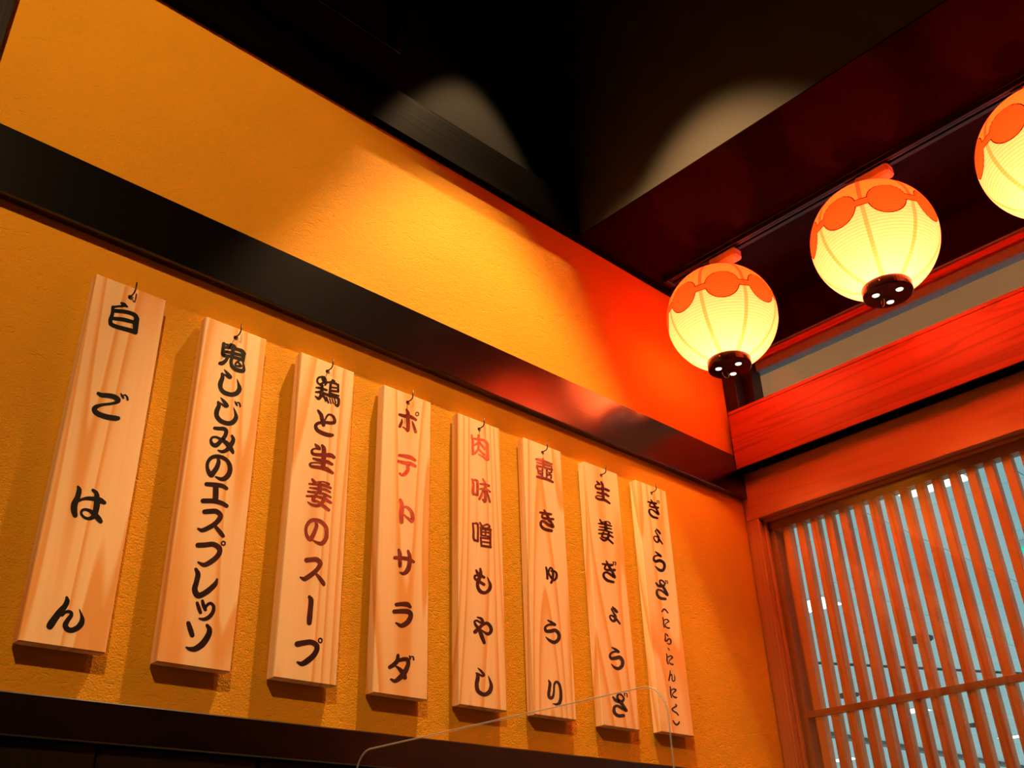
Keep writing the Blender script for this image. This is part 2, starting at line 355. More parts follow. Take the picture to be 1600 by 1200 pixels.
# lettering: board, character, cell-to-board matrix (mm), brush strokes as x,y,width
GLYPHS = [
(0,'白',(0.0671,0.0134,-5.6837,0.0281,-0.0778,-62.0789),'-43,-334,50 17,-294,90 97,-244,40;-3,-264,60 -143,-249,50 -243,-234,60;-243,-234,70 -253,-84,80 -298,66,90 -293,156,90;-293,156,90 -203,206,90 -3,266,95 177,316,100 287,356,100;-223,-149,85 -3,-134,90 177,-94,90 287,-34,100 317,46,120;317,46,120 292,186,130 287,346,100;-233,31,75 -3,56,90 237,116,80'),
(0,'ご',(0.0643,0.0123,3.4800,0.0219,-0.0714,-218.4597),'-330,-221,80 -255,-184,100 -85,-171,110 55,-136,115 135,-66,115 95,-16,75 -45,19,60 -245,44,65 -375,89,95 -420,144,110 -375,224,115 -235,294,115 -65,339,120 75,359,115 135,359,90;200,-216,35 230,-166,60 255,-121,50;245,-171,30 300,-191,35 345,-141,50 360,-81,55'),
(0,'は',(0.0605,0.0118,-2.4064,0.0153,-0.0646,-392.4476),'-244,-443,60 -219,-363,110 -254,-203,120 -324,-43,140 -334,97,140 -309,217,110;-234,-113,60 -144,-153,60 -14,-173,85 146,-158,100 276,-123,130 376,-73,90;106,-368,70 186,-293,100 201,-163,130 196,-23,140 166,137,130 126,237,120 26,297,75 -84,277,60 -164,197,55 -154,117,60 -74,87,60 46,127,80 166,227,120 246,317,120 286,367,95'),
(0,'ん',(0.0571,0.0113,-0.9504,0.0094,-0.0583,-557.9232),'-26,-456,60 -16,-376,110 -66,-256,120 -186,-116,140 -306,44,150 -386,164,160 -416,214,150;-136,-46,80 -76,-96,70 4,-126,70 74,-96,80 74,-26,90 -6,84,105 -61,194,120 -16,284,120 84,314,115 214,264,120 304,174,130 339,74,110 324,-36,60 274,-176,20'),
(1,'鬼',(0.1195,0.0154,-0.2462,0.0457,-0.1258,-59.4556),'-153,-201,50 -163,-121,50 -163,-41,60 -138,-11,50;-148,-196,30 -68,-181,30 -8,-171,40;-48,-196,30 2,-161,60 32,-141,40;-148,-141,40 -48,-141,50 52,-116,50 132,-86,60 167,-41,60;162,-51,60 152,19,60 152,79,40;-148,-81,40 -18,-56,45 122,-21,45;-148,-21,40 -18,4,45 142,49,50;-3,-151,50 -13,-71,60 -23,9,50 -38,79,50 -28,149,50;-88,-1,50 -118,59,50 -168,99,60 -208,104,50;-33,129,50 2,179,55 72,214,60 152,224,55 162,179,40 152,109,25;92,59,30 42,99,30 32,139,28 102,154,35;82,99,28 122,149,30'),
(1,'し',(0.1176,0.0152,-4.1312,0.0419,-0.1219,-111.2191),'-60,-184,15 -15,-129,45 35,-69,50 5,-64,40 -55,-104,25 -100,-119,25;-95,-119,40 -90,-59,60 -120,31,70 -115,111,60 -55,176,65 55,206,65 135,181,70 175,121,70 165,51,40 140,-34,12'),
(1,'じ',(0.1164,0.0146,2.7653,0.0391,-0.1189,-161.1778),'-121,-160,15 -71,-100,50 -21,-35,50 -61,-30,40 -121,-70,25 -166,-90,25;-161,-90,40 -151,-35,60 -181,45,70 -181,125,65 -121,200,65 -11,240,65 69,220,70 114,155,65 109,85,40 79,-5,12;99,-105,15 114,-75,30 134,-40,25;119,-80,18 159,-85,22 179,-55,25 184,-25,28'),
(1,'み',(0.1139,0.0146,-0.1335,0.0348,-0.1152,-224.9631),'-125,-200,50 -60,-195,55 20,-190,60 55,-150,60 30,-70,60 -30,0,60 -100,65,65 -160,50,55 -185,-10,40 -160,-55,35 -100,-60,35 -40,-30,45 30,10,60 100,80,75 150,160,55 160,185,40;145,-80,40 165,-20,60 130,60,70 60,140,60 -10,165,45 -70,145,25'),
(1,'の',(0.1122,0.0144,-2.9984,0.0318,-0.1119,-274.5269),'3,-134,40 13,-84,60 -17,6,70 -72,86,75 -97,121,70 -137,76,65 -162,-4,50 -152,-84,50 -102,-149,55 -22,-174,60 78,-154,60 158,-94,60 193,-4,70 178,96,75 118,166,75 48,181,55 -32,146,25'),
(1,'エ',(0.1106,0.0142,0.9182,0.0288,-0.1092,-320.7175),'-159,-152,60 -34,-142,70 86,-127,65 156,-87,55;-14,-137,80 -14,-17,85 -19,103,80;-209,108,70 -34,113,70 86,148,65 156,188,60'),
(1,'ス',(0.1086,0.0141,1.2650,0.0256,-0.1062,-371.8711),'-133,-180,70 -48,-188,75 52,-188,75 117,-128,75 92,-58,75 22,12,70 -68,67,70 -168,107,60 -233,82,30;22,32,50 72,92,60 122,152,65 157,197,55'),
(1,'プ',(0.1080,0.0134,13.5547,0.0236,-0.1032,-410.3893),'-298,-40,75 -193,-45,75 -63,-55,75 27,0,80 37,70,75 -13,150,75 -103,220,75 -203,265,65 -293,225,30;127,-72,22 122,-54,22 107,-43,22 88,-43,22 73,-54,22 67,-72,22 73,-90,22 88,-100,22 107,-100,22 122,-90,22 127,-72,22'),
(1,'レ',(0.1324,0.0169,-2.4395,0.0252,-0.1246,-473.2964),'-88,-188,40 -63,-123,60 -83,-23,60 -103,67,65 -68,137,70 -8,127,65 82,67,65 152,-3,55 177,-63,25'),
(1,'ッ',(0.1312,0.0165,5.8380,0.0226,-0.1222,-511.4182),'-96,-80,35 -76,-15,45 -56,40,40;-31,-105,35 -16,-45,45 4,5,40;4,-5,25 29,-55,35 74,-75,35 109,-35,40 99,35,45 49,100,50 -16,125,40 -71,115,20'),
(1,'ソ',(0.1287,0.0164,-1.3635,0.0198,-0.1187,-554.9892),'-107,-170,50 -82,-90,60 -60,-20,55;128,-144,40 158,-90,60 138,-10,70 68,90,75 -22,150,65 -92,150,45 -132,130,20'),
(2,'鶏',(0.1398,0.0100,3.5123,0.0491,-0.1348,-60.1051),'-76,-210,30 -136,-205,30 -166,-170,30 -161,-120,30 -116,-85,35;-91,-210,40 -76,-160,40 -51,-130,40;-66,-205,40 -36,-160,35 -76,-120,35 -116,-100,30;-26,-130,40 -46,-85,30;-181,-45,25 -116,-35,35 -26,-5,35;-191,25,25 -116,30,40 -6,70,40;-91,-70,40 -96,10,50 -111,80,50 -146,125,45 -196,90,20;-96,70,40 -56,110,35 -36,160,30;69,-160,35 94,-140,40;-16,-125,30 24,-130,30;44,-130,40 34,-30,40 24,80,45;44,-120,30 104,-115,35 154,-85,35;159,-90,35 159,20,35;44,-50,22 154,-38,26;34,5,30 154,15,30;44,50,30 169,85,25;24,85,50 104,100,40 159,130,40 164,190,40 149,240,40 114,220,25 104,200,15;-26,110,25 4,190,25;24,130,18 44,200,18;59,130,16 84,200,18;94,120,16 119,190,20'),
(2,'と',(0.1372,0.0098,2.3846,0.0442,-0.1300,-129.0934),'-112,-191,35 -67,-126,55 -47,-46,60 -27,34,55;-2,-46,25 28,-106,30 68,-131,30 128,-96,40 148,-16,50 98,4,50 -2,-6,45 -102,4,45 -147,44,50 -122,114,55 -22,169,60 68,194,60 113,194,45'),
(2,'生',(0.1341,0.0099,-2.0529,0.0388,-0.1250,-202.2710),'-85,-216,25 -50,-176,55 -15,-141,40 -90,-146,25 -135,-116,35 -120,-66,45 -50,-51,50 70,-46,60 160,-41,65 210,-11,50;25,-196,40 50,-146,65 50,-26,70 40,124,70;-115,9,30 -10,39,55 100,59,55 180,99,40;10,89,20 -70,74,22 -150,79,25 -165,109,35 -120,134,45 -10,149,55 90,174,65 190,234,40'),
(2,'姜',(0.1318,0.0095,0.6666,0.0345,-0.1207,-270.1450),'-111,-213,35 -81,-173,50;-81,-163,20 9,-178,20 99,-168,25 149,-138,40;-161,-143,25 -41,-133,40 89,-118,50 179,-78,35;-151,-83,22 -41,-68,40 89,-53,40 169,-13,30;-176,-23,28 -61,-8,40 59,12,40 179,67,30;-196,47,30 -61,52,35 69,87,50 179,152,40;9,-163,50 -1,-63,70 9,-3,50;-51,27,45 -101,107,50 -31,132,35;89,37,50 59,127,60 -11,192,50 -111,182,40 -181,137,15;-21,137,35 69,207,50 149,267,40'),
(2,'の',(0.1291,0.0093,-1.3717,0.0298,-0.1160,-343.4591),'4,-136,40 14,-86,55 -21,14,60 -61,94,65 -91,119,60 -136,64,50 -151,-16,45 -136,-96,50 -81,-166,55 -1,-181,60 89,-151,60 159,-76,60 174,14,60 159,114,65 99,184,65 29,174,45 -41,134,20'),
(2,'ス',(0.1259,0.0094,1.1023,0.0249,-0.1117,-416.4230),'-115,-187,70 -35,-197,70 45,-197,75 100,-142,70 65,-62,65 -15,18,70 -115,88,70 -155,103,60 -210,78,25;40,33,40 95,98,60 145,168,60 155,193,45'),
(2,'ー',(0.1238,0.0090,-1.4966,0.0213,-0.1074,-481.3295),'-8,-196,50 17,-141,75 7,-1,75 -5,129,80 -11,209,70'),
(2,'プ',(0.1221,0.0085,12.5160,0.0179,-0.1033,-539.7179),'-266,-22,85 -166,-42,80 -56,-52,80 24,-7,80 34,63,75 -16,153,80 -106,233,85 -196,283,70 -266,258,30;117,-79,22 112,-58,22 98,-46,22 81,-46,22 67,-58,22 61,-79,22 67,-99,22 81,-112,22 98,-112,22 112,-99,22 117,-79,22'),
(3,'ポ',(0.1615,0.0036,9.3170,0.0527,-0.1436,-54.1508),'-180,-64,40 -105,-44,50 -5,-29,50 75,16,35;-75,-144,30 -50,-84,50 -50,26,55 -50,146,55 -55,186,40 -90,156,25 -130,126,18;-145,6,18 -150,56,40 -175,116,45;15,41,15 40,116,40 70,206,40;118,-76,14 114,-59,14 101,-49,14 86,-49,14 73,-59,14 68,-76,14 73,-92,14 86,-102,14 101,-102,14 114,-92,14 118,-76,14'),
(3,'テ',(0.1570,0.0041,-0.6450,0.0448,-0.1359,-158.2497),'-105,-144,40 -25,-134,55 65,-114,60 140,-69,40;-120,-54,40 -35,-29,50 65,-14,55 145,26,40;25,11,50 25,81,55 -15,141,60 -65,161,40 -100,136,25'),
(3,'ト',(0.1784,0.0047,1.3709,0.0433,-0.1510,-257.9366),'-73,-168,40 -53,-103,55 -58,17,60 -58,127,50;-23,-73,25 22,-68,35 72,-13,45 92,57,50 82,117,45 22,72,30 -23,32,20'),
(3,'サ',(0.1739,0.0043,0.9318,0.0362,-0.1435,-355.0453),'-124,-46,45 -29,-41,50 61,-26,50 126,9,35;-74,-151,35 -59,-86,50 -59,64,45;51,-136,35 71,-66,50 66,44,55 41,124,60 -9,164,45 -59,149,20'),
(3,'ラ',(0.1812,0.0046,1.4091,0.0306,-0.1459,-452.1044),'-85,-100,45 -20,-108,50 50,-103,60 85,-73,40;-110,-13,50 -20,-18,55 60,-13,60 95,32,55 60,112,60 -20,162,50 -90,127,20'),
(3,'ダ',(0.1768,0.0043,2.4543,0.0238,-0.1384,-546.5345),'-55,-129,35 -65,-59,50 -110,-9,50 -155,21,45;-45,-64,40 20,-79,50 65,-69,50 70,-9,50 30,81,60 -30,151,60 -90,191,45 -140,171,25;-80,11,20 -40,41,40 10,101,60 30,151,50;90,-119,18 100,-84,22;110,-114,15 135,-109,18 142,-74,22'),
(4,'肉',(0.1832,-0.0026,-2.2164,0.0550,-0.1516,-62.5188),'-111,-181,25 -96,-81,35 -96,19,35 -91,109,40;-91,-131,25 -1,-116,35 89,-96,40 134,-41,45 139,69,45 139,199,45 79,164,30 -6,114,15;-6,-176,35 -1,-91,35 -31,-51,30 -81,-21,25;9,-71,30 89,29,40;-11,-51,25 -11,29,30 -51,89,35 -91,109,35;9,49,25 89,129,35'),
(4,'味',(0.1793,-0.0028,1.8985,0.0475,-0.1448,-160.6826),'-139,-170,25 -119,-85,40 -124,25,45 -114,65,40;-124,-155,30 -74,-150,35 -54,-105,40 -54,75,40;-119,55,35 -54,80,35;-14,-95,25 66,-85,40 126,-65,35;-19,-15,22 66,-15,35 141,30,30;31,-170,25 61,-105,40 66,15,45 66,175,45 26,150,25;31,5,25 6,85,40 -24,140,35;86,15,25 116,105,30 141,190,30'),
(4,'噌',(0.2048,-0.0032,5.2243,0.0468,-0.1612,-256.1952),'-134,-141,22 -124,-41,28 -124,49,30 -109,89,28;-124,-136,22 -79,-136,28 -64,-91,28 -66,94,28;-114,84,28 -64,99,28;-39,-146,25 -14,-101,28;-29,-86,25 26,-116,22 61,-126,25 91,-96,28 56,-71,25 -4,-81,25;-24,-76,28 -22,19,28;-24,-66,25 106,-51,28;101,-61,28 101,49,28;-24,-26,20 101,-11,20;-24,19,22 106,44,24;36,-71,22 36,29,22;-29,49,24 -19,159,26;-24,54,20 101,69,26;101,64,26 101,179,28;-19,104,20 101,121,20;-19,159,28 106,179,28'),
(4,'も',(0.1995,-0.0030,-0.4138,0.0384,-0.1531,-354.7906),'-16,-152,28 -11,-82,45 -41,8,50 -51,78,40 -16,148,45 49,168,40 104,128,45 119,68,40 99,8,25 79,-42,10;-71,-132,25 -41,-82,40 34,-38,35;-46,-62,25 -86,-58,28 -86,-18,28 -46,8,35 34,58,38'),
(4,'や',(0.1946,-0.0030,-1.5200,0.0308,-0.1456,-449.0133),'-57,-135,20 -7,-115,35 13,-75,40 -17,-65,30 -67,-90,25 -97,-75,25 -77,-25,35 -37,25,45 3,125,50 33,205,40;-87,60,50 -37,15,45 13,-35,40 73,-55,40 118,-5,45 123,55,45 83,90,40 33,65,25 -2,35,15'),
(4,'し',(0.1894,-0.0027,-2.4844,0.0228,-0.1380,-548.0304),'-58,-153,10 -13,-113,30 22,-63,35 -3,-48,30 -53,-78,20 -78,-83,22;-68,-78,25 -58,-23,50 -73,67,50 -53,157,50 27,202,50 97,167,55 122,87,45 102,7,25 82,-48,8'),
(5,'壺',(0.2340,-0.0119,2.4573,0.0658,-0.1807,-63.5057),'-112,-155,28 -27,-135,35 103,-85,28;-22,-160,25 -12,-75,35;-102,-110,22 -7,-85,28 103,-50,22;-102,-70,25 -102,-35,28;-97,-60,25 3,-40,28 108,-5,28;103,-25,25 98,25,25;-97,-45,22 -87,-5,22 -57,10,25 -22,0,20 -27,-30,18;43,-25,20 38,15,22 73,35,22 103,25,20;-82,5,30 -77,40,26 -32,55,28 -37,80,26;38,25,28 43,65,26 93,65,24 93,110,28;-27,-35,24 -27,105,24;35,-25,24 31,115,24;-102,85,28 -27,105,35 53,130,35 118,165,28'),
(5,'き',(0.2275,-0.0113,1.1352,0.0545,-0.1706,-182.2021),'-31,-131,25 14,-51,35 44,19,40;-86,-101,28 4,-81,40 64,-76,30;-41,-91,28 -61,-41,28 -16,-16,35 94,-6,32;34,-11,40 94,99,35 24,69,40 -36,24,35 -71,29,35 -76,79,35 -26,129,40 69,154,40'),
(5,'ゅ',(0.2304,-0.0118,6.9293,0.0456,-0.1671,-304.5430),'-68,-92,22 -53,-32,30 -48,58,30;-43,8,30 -28,-52,25 -8,-87,22 17,-62,25 27,8,30 17,78,30 2,113,30;-33,-12,22 -3,38,30 37,78,28 72,48,30 72,-12,28 37,-42,25 2,-42,22'),
(5,'う',(0.2224,-0.0109,-0.6114,0.0345,-0.1568,-427.1054),'-48,-140,18 2,-110,35 47,-80,35 12,-85,30 -48,-75,28 -83,-40,30 -68,5,40 -8,5,45 52,-5,45 97,40,45 97,110,45 42,155,45 -23,130,35 -73,85,12'),
(5,'り',(0.0926,-0.0047,-0.6602,0.0106,-0.0631,-551.9889),'-183,-385,40 -143,-285,85 -158,-125,90 -178,35,90 -158,135,95 -98,165,100 -48,115,75 -18,-45,60 -13,-215,60 22,-315,70 72,-340,75 142,-275,80 187,-125,80 202,55,90 192,215,100 142,335,100 72,365,80 12,355,50 -48,340,20'),
(6,'生',(0.2139,-0.0171,-5.7393,0.0559,-0.1548,-63.5318),'-75,-178,22 -45,-142,38 -20,-122,25 -70,-122,22 -95,-98,25 -80,-62,35 -20,-48,45 50,-48,45 130,-18,40;0,-168,30 25,-102,42 30,8,45 40,128,50;-65,12,28 10,32,40 70,42,40 130,78,28;10,82,18 -50,68,18 -85,78,22 -80,108,30 -20,132,38 60,142,45 145,198,32'),
(6,'姜',(0.2098,-0.0170,-1.8939,0.0486,-0.1483,-161.1568),'-92,-192,25 -67,-147,30;-67,-142,18 -2,-162,16 58,-152,20 83,-122,25;-117,-127,22 -22,-117,35 103,-82,25;-102,-72,20 -2,-57,30 103,-32,22;-112,-22,22 -2,-7,32 118,33,25;-112,43,25 -32,48,28 48,63,35 128,108,28;3,-132,45 8,-22,55;-32,28,35 -57,98,35 -2,118,28;58,28,35 48,108,42 -2,158,38 -52,148,28 -97,108,12;18,118,28 68,158,32 128,213,28'),
(6,'ぎ',(0.2062,-0.0170,2.8900,0.0419,-0.1421,-252.1692),'-59,-133,28 -19,-58,40 21,22,45;-124,-88,30 -39,-73,42 41,-68,40;-74,-58,30 -84,-3,32 -29,17,40 81,17,45;31,22,40 86,142,38 11,92,40 -49,57,32 -99,72,38 -99,132,40 -39,192,45 61,222,40;51,-118,14 71,-78,16;61,-123,12 101,-113,16 96,-68,18'),
(6,'ょ',(0.2015,-0.0164,4.6262,0.0337,-0.1354,-356.7286),'-26,-131,18 19,-91,28 54,-41,35 19,-51,22 -21,-101,20 -41,-91,25 -11,-31,32 24,39,45 9,109,45 -41,99,35 -71,39,28 -41,19,30 29,69,38 99,159,28'),
(6,'う',(0.2322,-0.0187,-1.7587,0.0317,-0.1522,-453.5235),'-53,-147,18 -3,-120,35 42,-85,35 7,-90,30 -53,-75,28 -83,-35,30 -63,10,40 -3,5,50 57,-5,50 97,45,48 92,115,48 42,155,45 -13,140,35 -63,90,12'),
(6,'ざ',(0.2279,-0.0188,3.5275,0.0249,-0.1454,-546.3451),'-113,-68,25 -73,-23,45 2,-3,45 42,-43,28 12,-98,25 -38,-108,28 -48,-53,35 12,27,45 82,127,35 12,92,38 -48,57,35 -93,77,40 -93,147,42 -38,197,45 37,197,45;47,-128,14 57,-88,15;62,-123,12 87,-118,14 92,-73,16'),
(7,'ぎ',(0.1746,-0.0190,4.3841,0.0440,-0.1191,-55.5194),'-77,-158,28 -37,-98,40 23,2,50;-147,-113,32 -57,-88,50 43,-73,50;-87,-78,32 -102,-18,35 -37,12,45 93,27,48;33,22,45 108,182,40 23,122,42 -47,72,30 -112,77,42 -107,152,42 -37,232,50 78,272,45;63,-138,16 88,-83,18;73,-143,14 113,-128,18 118,-63,18'),
(7,'ょ',(0.1717,-0.0186,5.1578,0.0389,-0.1153,-132.7734),'-32,-174,18 18,-124,30 63,-54,38 23,-84,24 -27,-134,22 -52,-114,26 -7,-34,35 28,56,50 13,141,45 -47,126,36 -87,56,30 -72,11,30 -7,26,30 63,116,40 118,191,28'),
(7,'う',(0.2111,-0.0226,-2.1457,0.0437,-0.1395,-199.4702),'-56,-179,22 -6,-139,40 44,-94,42 -6,-109,28 -71,-94,30 -91,-44,35 -56,1,50 24,-14,55 94,26,50 114,96,48 84,166,52 24,166,50 -26,126,35 -66,86,12'),
(7,'ざ',(0.2088,-0.0227,3.4127,0.0395,-0.1355,-262.5278),'-125,-76,28 -80,-26,45 -5,-16,50 40,-56,30 5,-111,28 -50,-126,28 -45,-66,35 25,24,50 95,154,38 15,94,38 -55,54,32 -105,64,38 -100,144,45 -45,204,50 50,224,45;50,-126,16 67,-71,18;70,-121,14 93,-106,16 95,-66,16'),
(7,'（',(0.1651,-0.0179,2.6588,0.0282,-0.1057,-320.9347),'-68,8,38 -22,-42,36 22,-12,32 68,48,26'),
(7,'に',(0.1640,-0.0177,0.0826,0.0266,-0.1041,-350.6656),'-73,-135,20 -53,-65,28 -48,25,30 -28,100,25;-33,-75,22 22,-90,28 72,-45,32 37,-15,26 -3,15,20 -8,65,22 32,105,32 82,115,36'),
(7,'ら',(0.1626,-0.0175,0.2936,0.0244,-0.1023,-387.8087),'-49,-130,22 1,-85,30 11,-65,25;-54,-105,22 -49,-25,30 -54,35,36 -19,45,38 31,-5,30 76,25,34 76,95,34 41,120,30 -9,95,14'),
(7,'・',(0.1618,-0.0175,0.4158,0.0233,-0.1012,-410.8548),'-15,-22,20 15,22,26'),
(7,'に',(0.1609,-0.0174,-0.8867,0.0220,-0.1000,-435.8149),'-69,-140,20 -54,-70,30 -54,20,32 -29,100,28;-34,-60,22 21,-90,28 71,-55,34 31,-10,26 -4,20,18 1,70,22 41,105,34 81,110,36'),
(7,'ん',(0.1596,-0.0172,1.1099,0.0198,-0.0982,-474.3202),'-35,-145,20 -40,-70,30 -55,10,30 -67,85,30;-40,-10,18 -5,-60,22 5,-10,22 10,70,24 35,105,26 65,80,26 70,10,22 55,-60,8'),
(7,'に',(0.1286,-0.0139,-0.8160,0.0146,-0.0783,-510.2001),'-80,-175,30 -70,-95,40 -65,15,44 -40,135,30;-45,-65,26 5,-110,34 75,-85,48 65,-45,42 5,5,30 -15,45,26 5,100,36 65,135,52 100,140,44'),
(7,'く',(0.1275,-0.0138,0.6233,0.0132,-0.0771,-546.7100),'6,-151,25 36,-101,45 -39,-51,40 -89,-6,40 -39,54,38 31,94,42 91,164,36'),
(7,'）',(0.1267,-0.0137,-0.3587,0.0119,-0.0759,-575.8335),'-93,-58,36 -53,7,40 2,52,50 57,27,44 85,-28,36'),
]

# ================================================================== the room
FLOOR = -1.40
XB, YB, ZC = -4.2, -4.2, 2.27           # far corners of the dining room, high ceiling
SOF = 1.357                              # lowered ceiling over the window side
XS = -0.645                              # its edge
WY = -1.95                               # far end of the window
struct(box(XB, 0.10, 0, 0.12, FLOOR, 1.40).build('wall_left', 'plaster'), 'ochre plastered wall behind the hanging menu boards')
WL = bpy.data.objects['wall_left']
struct(box(XB, 0.10, 0, 0.12, 1.40, ZC).build('wall_upper', 'black'), 'black painted wall above the uppermost dark beam')
struct(box(XB, XS + 0.045, YB, 0, ZC, ZC + 0.08).build('ceiling_upper', 'black'), 'black high ceiling of the dining room')
struct(box(XS, XS + 0.045, YB, 0, SOF + 0.004, ZC).build('wall_bulkhead', 'bulk'), 'dark bulkhead face rising above the lowered ceiling edge')
struct(box(XS, 0.12, YB, 0, SOF, SOF + 0.004).build('ceiling_soffit', 'soffit'), 'glossy dark brown lowered ceiling the lanterns hang under')
struct(box(XB, 0.10, YB - 0.1, YB, FLOOR, ZC).build('wall_front', 'room'), 'brown plastered wall at the far side of the dining room')
struct(box(XB - 0.1, XB, YB, 0.12, FLOOR, ZC).build('wall_back', 'room'), 'brown plastered wall at the end of the dining room')
struct(box(XB, 0.10, YB, 0.12, FLOOR - 0.1, FLOOR).build('floor', 'floor'), 'grey tiled floor of the dining room')
wr = struct(box(0.0, 0.12, YB, WY - 0.05, FLOOR, SOF).build('wall_right', 'room'), 'brown wall beside the lattice window')
struct(box(0.0, 0.12, WY - 0.05, 0, FLOOR, -0.42).build('wall_sill', 'room'), 'brown wall below the lattice window')

# dark beams across the plaster
BX0 = -2.093
struct(box(BX0 - 4.2 + 2.2, 0.0, -0.0225, 0, 1.352, 1.484, ch=0.0015).build('trim_1', 'crown_wood'), 'black stained beam along the top of the ochre wall')
struct(box(BX0, -0.002, -0.0225, 0, 0.744, 0.8705, ch=0.0015).build('trim_2', 'dark_wood'), 'black stained beam halfway up the ochre wall')
struct(box(XB, 0.0, -0.030, 0, -0.060, -0.0055, ch=0.002).build('trim_3', 'dark_wood'), 'black stained rail under the menu boards')
struct(box(BX0 - 0.12, BX0, -0.026, 0, FLOOR, 1.352, ch=0.0015).build('trim_4', 'dark_wood_v'), 'black stained post at the left end of the ochre wall')
pm = box(0, 0.243, -0.016, 0, 0, -0.060 - FLOOR, ch=0.003).mesh('plank'); pm.materials.append(MAT['dark_wood_v'])
for k in range(9):
    place(pm, 'plank', (-0.26 - 0.245 * k, -0.001, FLOOR), WL)

# lowered ceiling edge details on the window side
struct(box(0.062, 0.12, WY, -0.0, 1.2265, SOF).build('trim_5', 'soffit'), 'dark brown fascia above the strip of glass')
struct(box(0.066, 0.118, WY, -0.045, 1.201, 1.221, ch=0.003).build('trim_6', 'red_wood'), 'narrow red stained moulding above the strip of glass')
struct(box(0.080, 0.118, WY, -0.045, 1.172, 1.201, ch=0.002).build('trim_7', 'grey_trim'), 'grey trim over the top of the glass strip')
struct(box(-0.008, 0.10, -0.046, -0.001, 0.82, SOF, ch=0.002).build('trim_8', 'dark_wood_v'), 'black stained corner post behind the nearest lantern')
struct(box(0.045, 0.10, -0.073, -0.046, 0.99, 1.30, ch=0.002).build('trim_9', 'dark_wood_v'), 'thin black strip beside the corner post')

struct(box(0.060, 0.118, WY, -0.045, 1.221, 1.2265, ch=0.001).build('trim_11', 'grey_trim'), 'thin grey line between the dark fascia and the red moulding')
# the red beam over the window
rb = struct(box(-0.040, 0.0, WY, -0.0235, 0.8235, 0.9965, ch=0.0012).build('trim_10', 'red_wood'), 'red stained beam above the lattice window')
box(-0.0395, 0.10, WY, -0.0235, 0.9975, 1.009, ch=0.0012).build('capping_board', 'red_wood', rb)
box(-0.039, -0.0005, WY, -0.0235, 0.821, 0.8235).build('underside_shade', 'crown_wood', rb)  # black strip paints in the shade under the beam; the beam itself is red
box(0.0, 0.10, WY, -0.0235, 0.8215, 0.9975).build('beam_core', 'dark_wood', rb)

# transom glass
t2 = struct(empty('window_2', (0.10, 0, 1.0)), 'strip of clear glass between the red beam and the lowered ceiling')
box(0.098, 0.102, WY, -0.05, 1.005, 1.175).build('pane', 'glass', t2).matrix_parent_inverse = Matrix.Translation((-0.10, 0, -1.0))

# lattice window
w1 = struct(empty('window_1', (0, 0, -0.42)), 'wooden lattice window with upright slats behind glass')
inv = Matrix.Translation((0, 0, 0.42))
def wpart(mb, name, mat):
    o = mb.build(name, mat, w1); o.matrix_parent_inverse = inv; return o
wpart(box(0.0, 0.10, WY - 0.05, -0.004, 0.6795, 0.8205, ch=0.0015), 'frame_head', 'frame_wood')
wpart(box(0.0, 0.10, -0.0435, -0.004, -0.42, 0.679, ch=0.0015), 'frame_jamb', 'frame_wood_v')
wpart(box(0.0, 0.10, WY - 0.05, WY, -0.42, 0.679, ch=0.0015), 'frame_jamb', 'frame_wood_v')
wpart(box(-0.02, 0.10, WY - 0.05, -0.004, -0.46, -0.42, ch=0.0015), 'frame_sill', 'frame_wood')
wpart(box(0.022, 0.034, WY, -0.044, 0.6715, 0.679, ch=0.001), 'glazing_bead', 'frame_wood')
wpart(box(0.022, 0.034, -0.0515, -0.044, -0.42, 0.671, ch=0.001), 'glazing_bead', 'frame_wood_v')
SX = 0.045
wpart(box(SX - 0.004, SX + 0.03, WY, -0.044, 0.648, 0.679, ch=0.001), 'top_rail', 'frame_wood')
wpart(box(SX - 0.004, SX + 0.03, -0.0665, -0.044, -0.42, 0.648, ch=0.001), 'stile', 'frame_wood_v')
wpart(box(SX - 0.004, SX + 0.03, WY, -0.044, -0.42, -0.38, ch=0.001), 'bottom_rail', 'frame_wood')
wpart(box(SX - 0.003, SX + 0.012, WY, -0.0665, 0.139, 0.1555, ch=0.001), 'crossbar', 'frame_wood')
wpart(box(0.078, 0.10, -0.087, -0.0437, -0.42, 0.679, ch=0.001), 'jamb_lining', 'slat_wood')
wpart(box(0.0345, 0.0375, WY, -0.0445, -0.419, 0.6715), 'pane', 'glass')
sm = box(0, 0.027, -0.0105, 0.0105, 0, 0.648 + 0.38, ch=0.0008).mesh('slat'); sm.materials.append(MAT['slat_wood'])
k = 0
while -0.0980 - 0.0436 * k > WY + 0.02:
    o = place(sm, 'slat', (SX, -0.0980 - 0.0436 * k, -0.38 + 0.42), w1)
    k += 1

# ================================================================== the hall beyond the window
HZ = 2.2
HC = struct(box(0.12, 60, -14, 45, HZ + 0.014, HZ + 0.1).build('ceiling_hall', 'joint'), 'pale panelled ceiling of the bright hall beyond the window')
tm = box(0.004, 1.031, 0.004, 1.036, 0, 0.013, ch=0.002).mesh('ceiling_panel'); tm.materials.append(MAT['hall_panel'])
for i in range(-4, 15):
    for j in range(-3, 11):
        place(tm, 'ceiling_panel', (4.37 + 1.035 * i, 1.56 + 1.04 * j, HZ), HC)
xa, xb_, ya, yb_ = 4.37 - 1.035 * 4, 4.37 + 1.035 * 15, 1.56 - 1.04 * 3, 1.56 + 1.04 * 11
far = MB()
far.box(xb_, 60, -14, 45, HZ, HZ + 0.013); far.box(0.12, xb_, yb_, 45, HZ, HZ + 0.013); far.box(0.12, xb_, -14, ya, HZ, HZ + 0.013)
fo = far.build('plain_ceiling_board', 'hall_panel', HC)
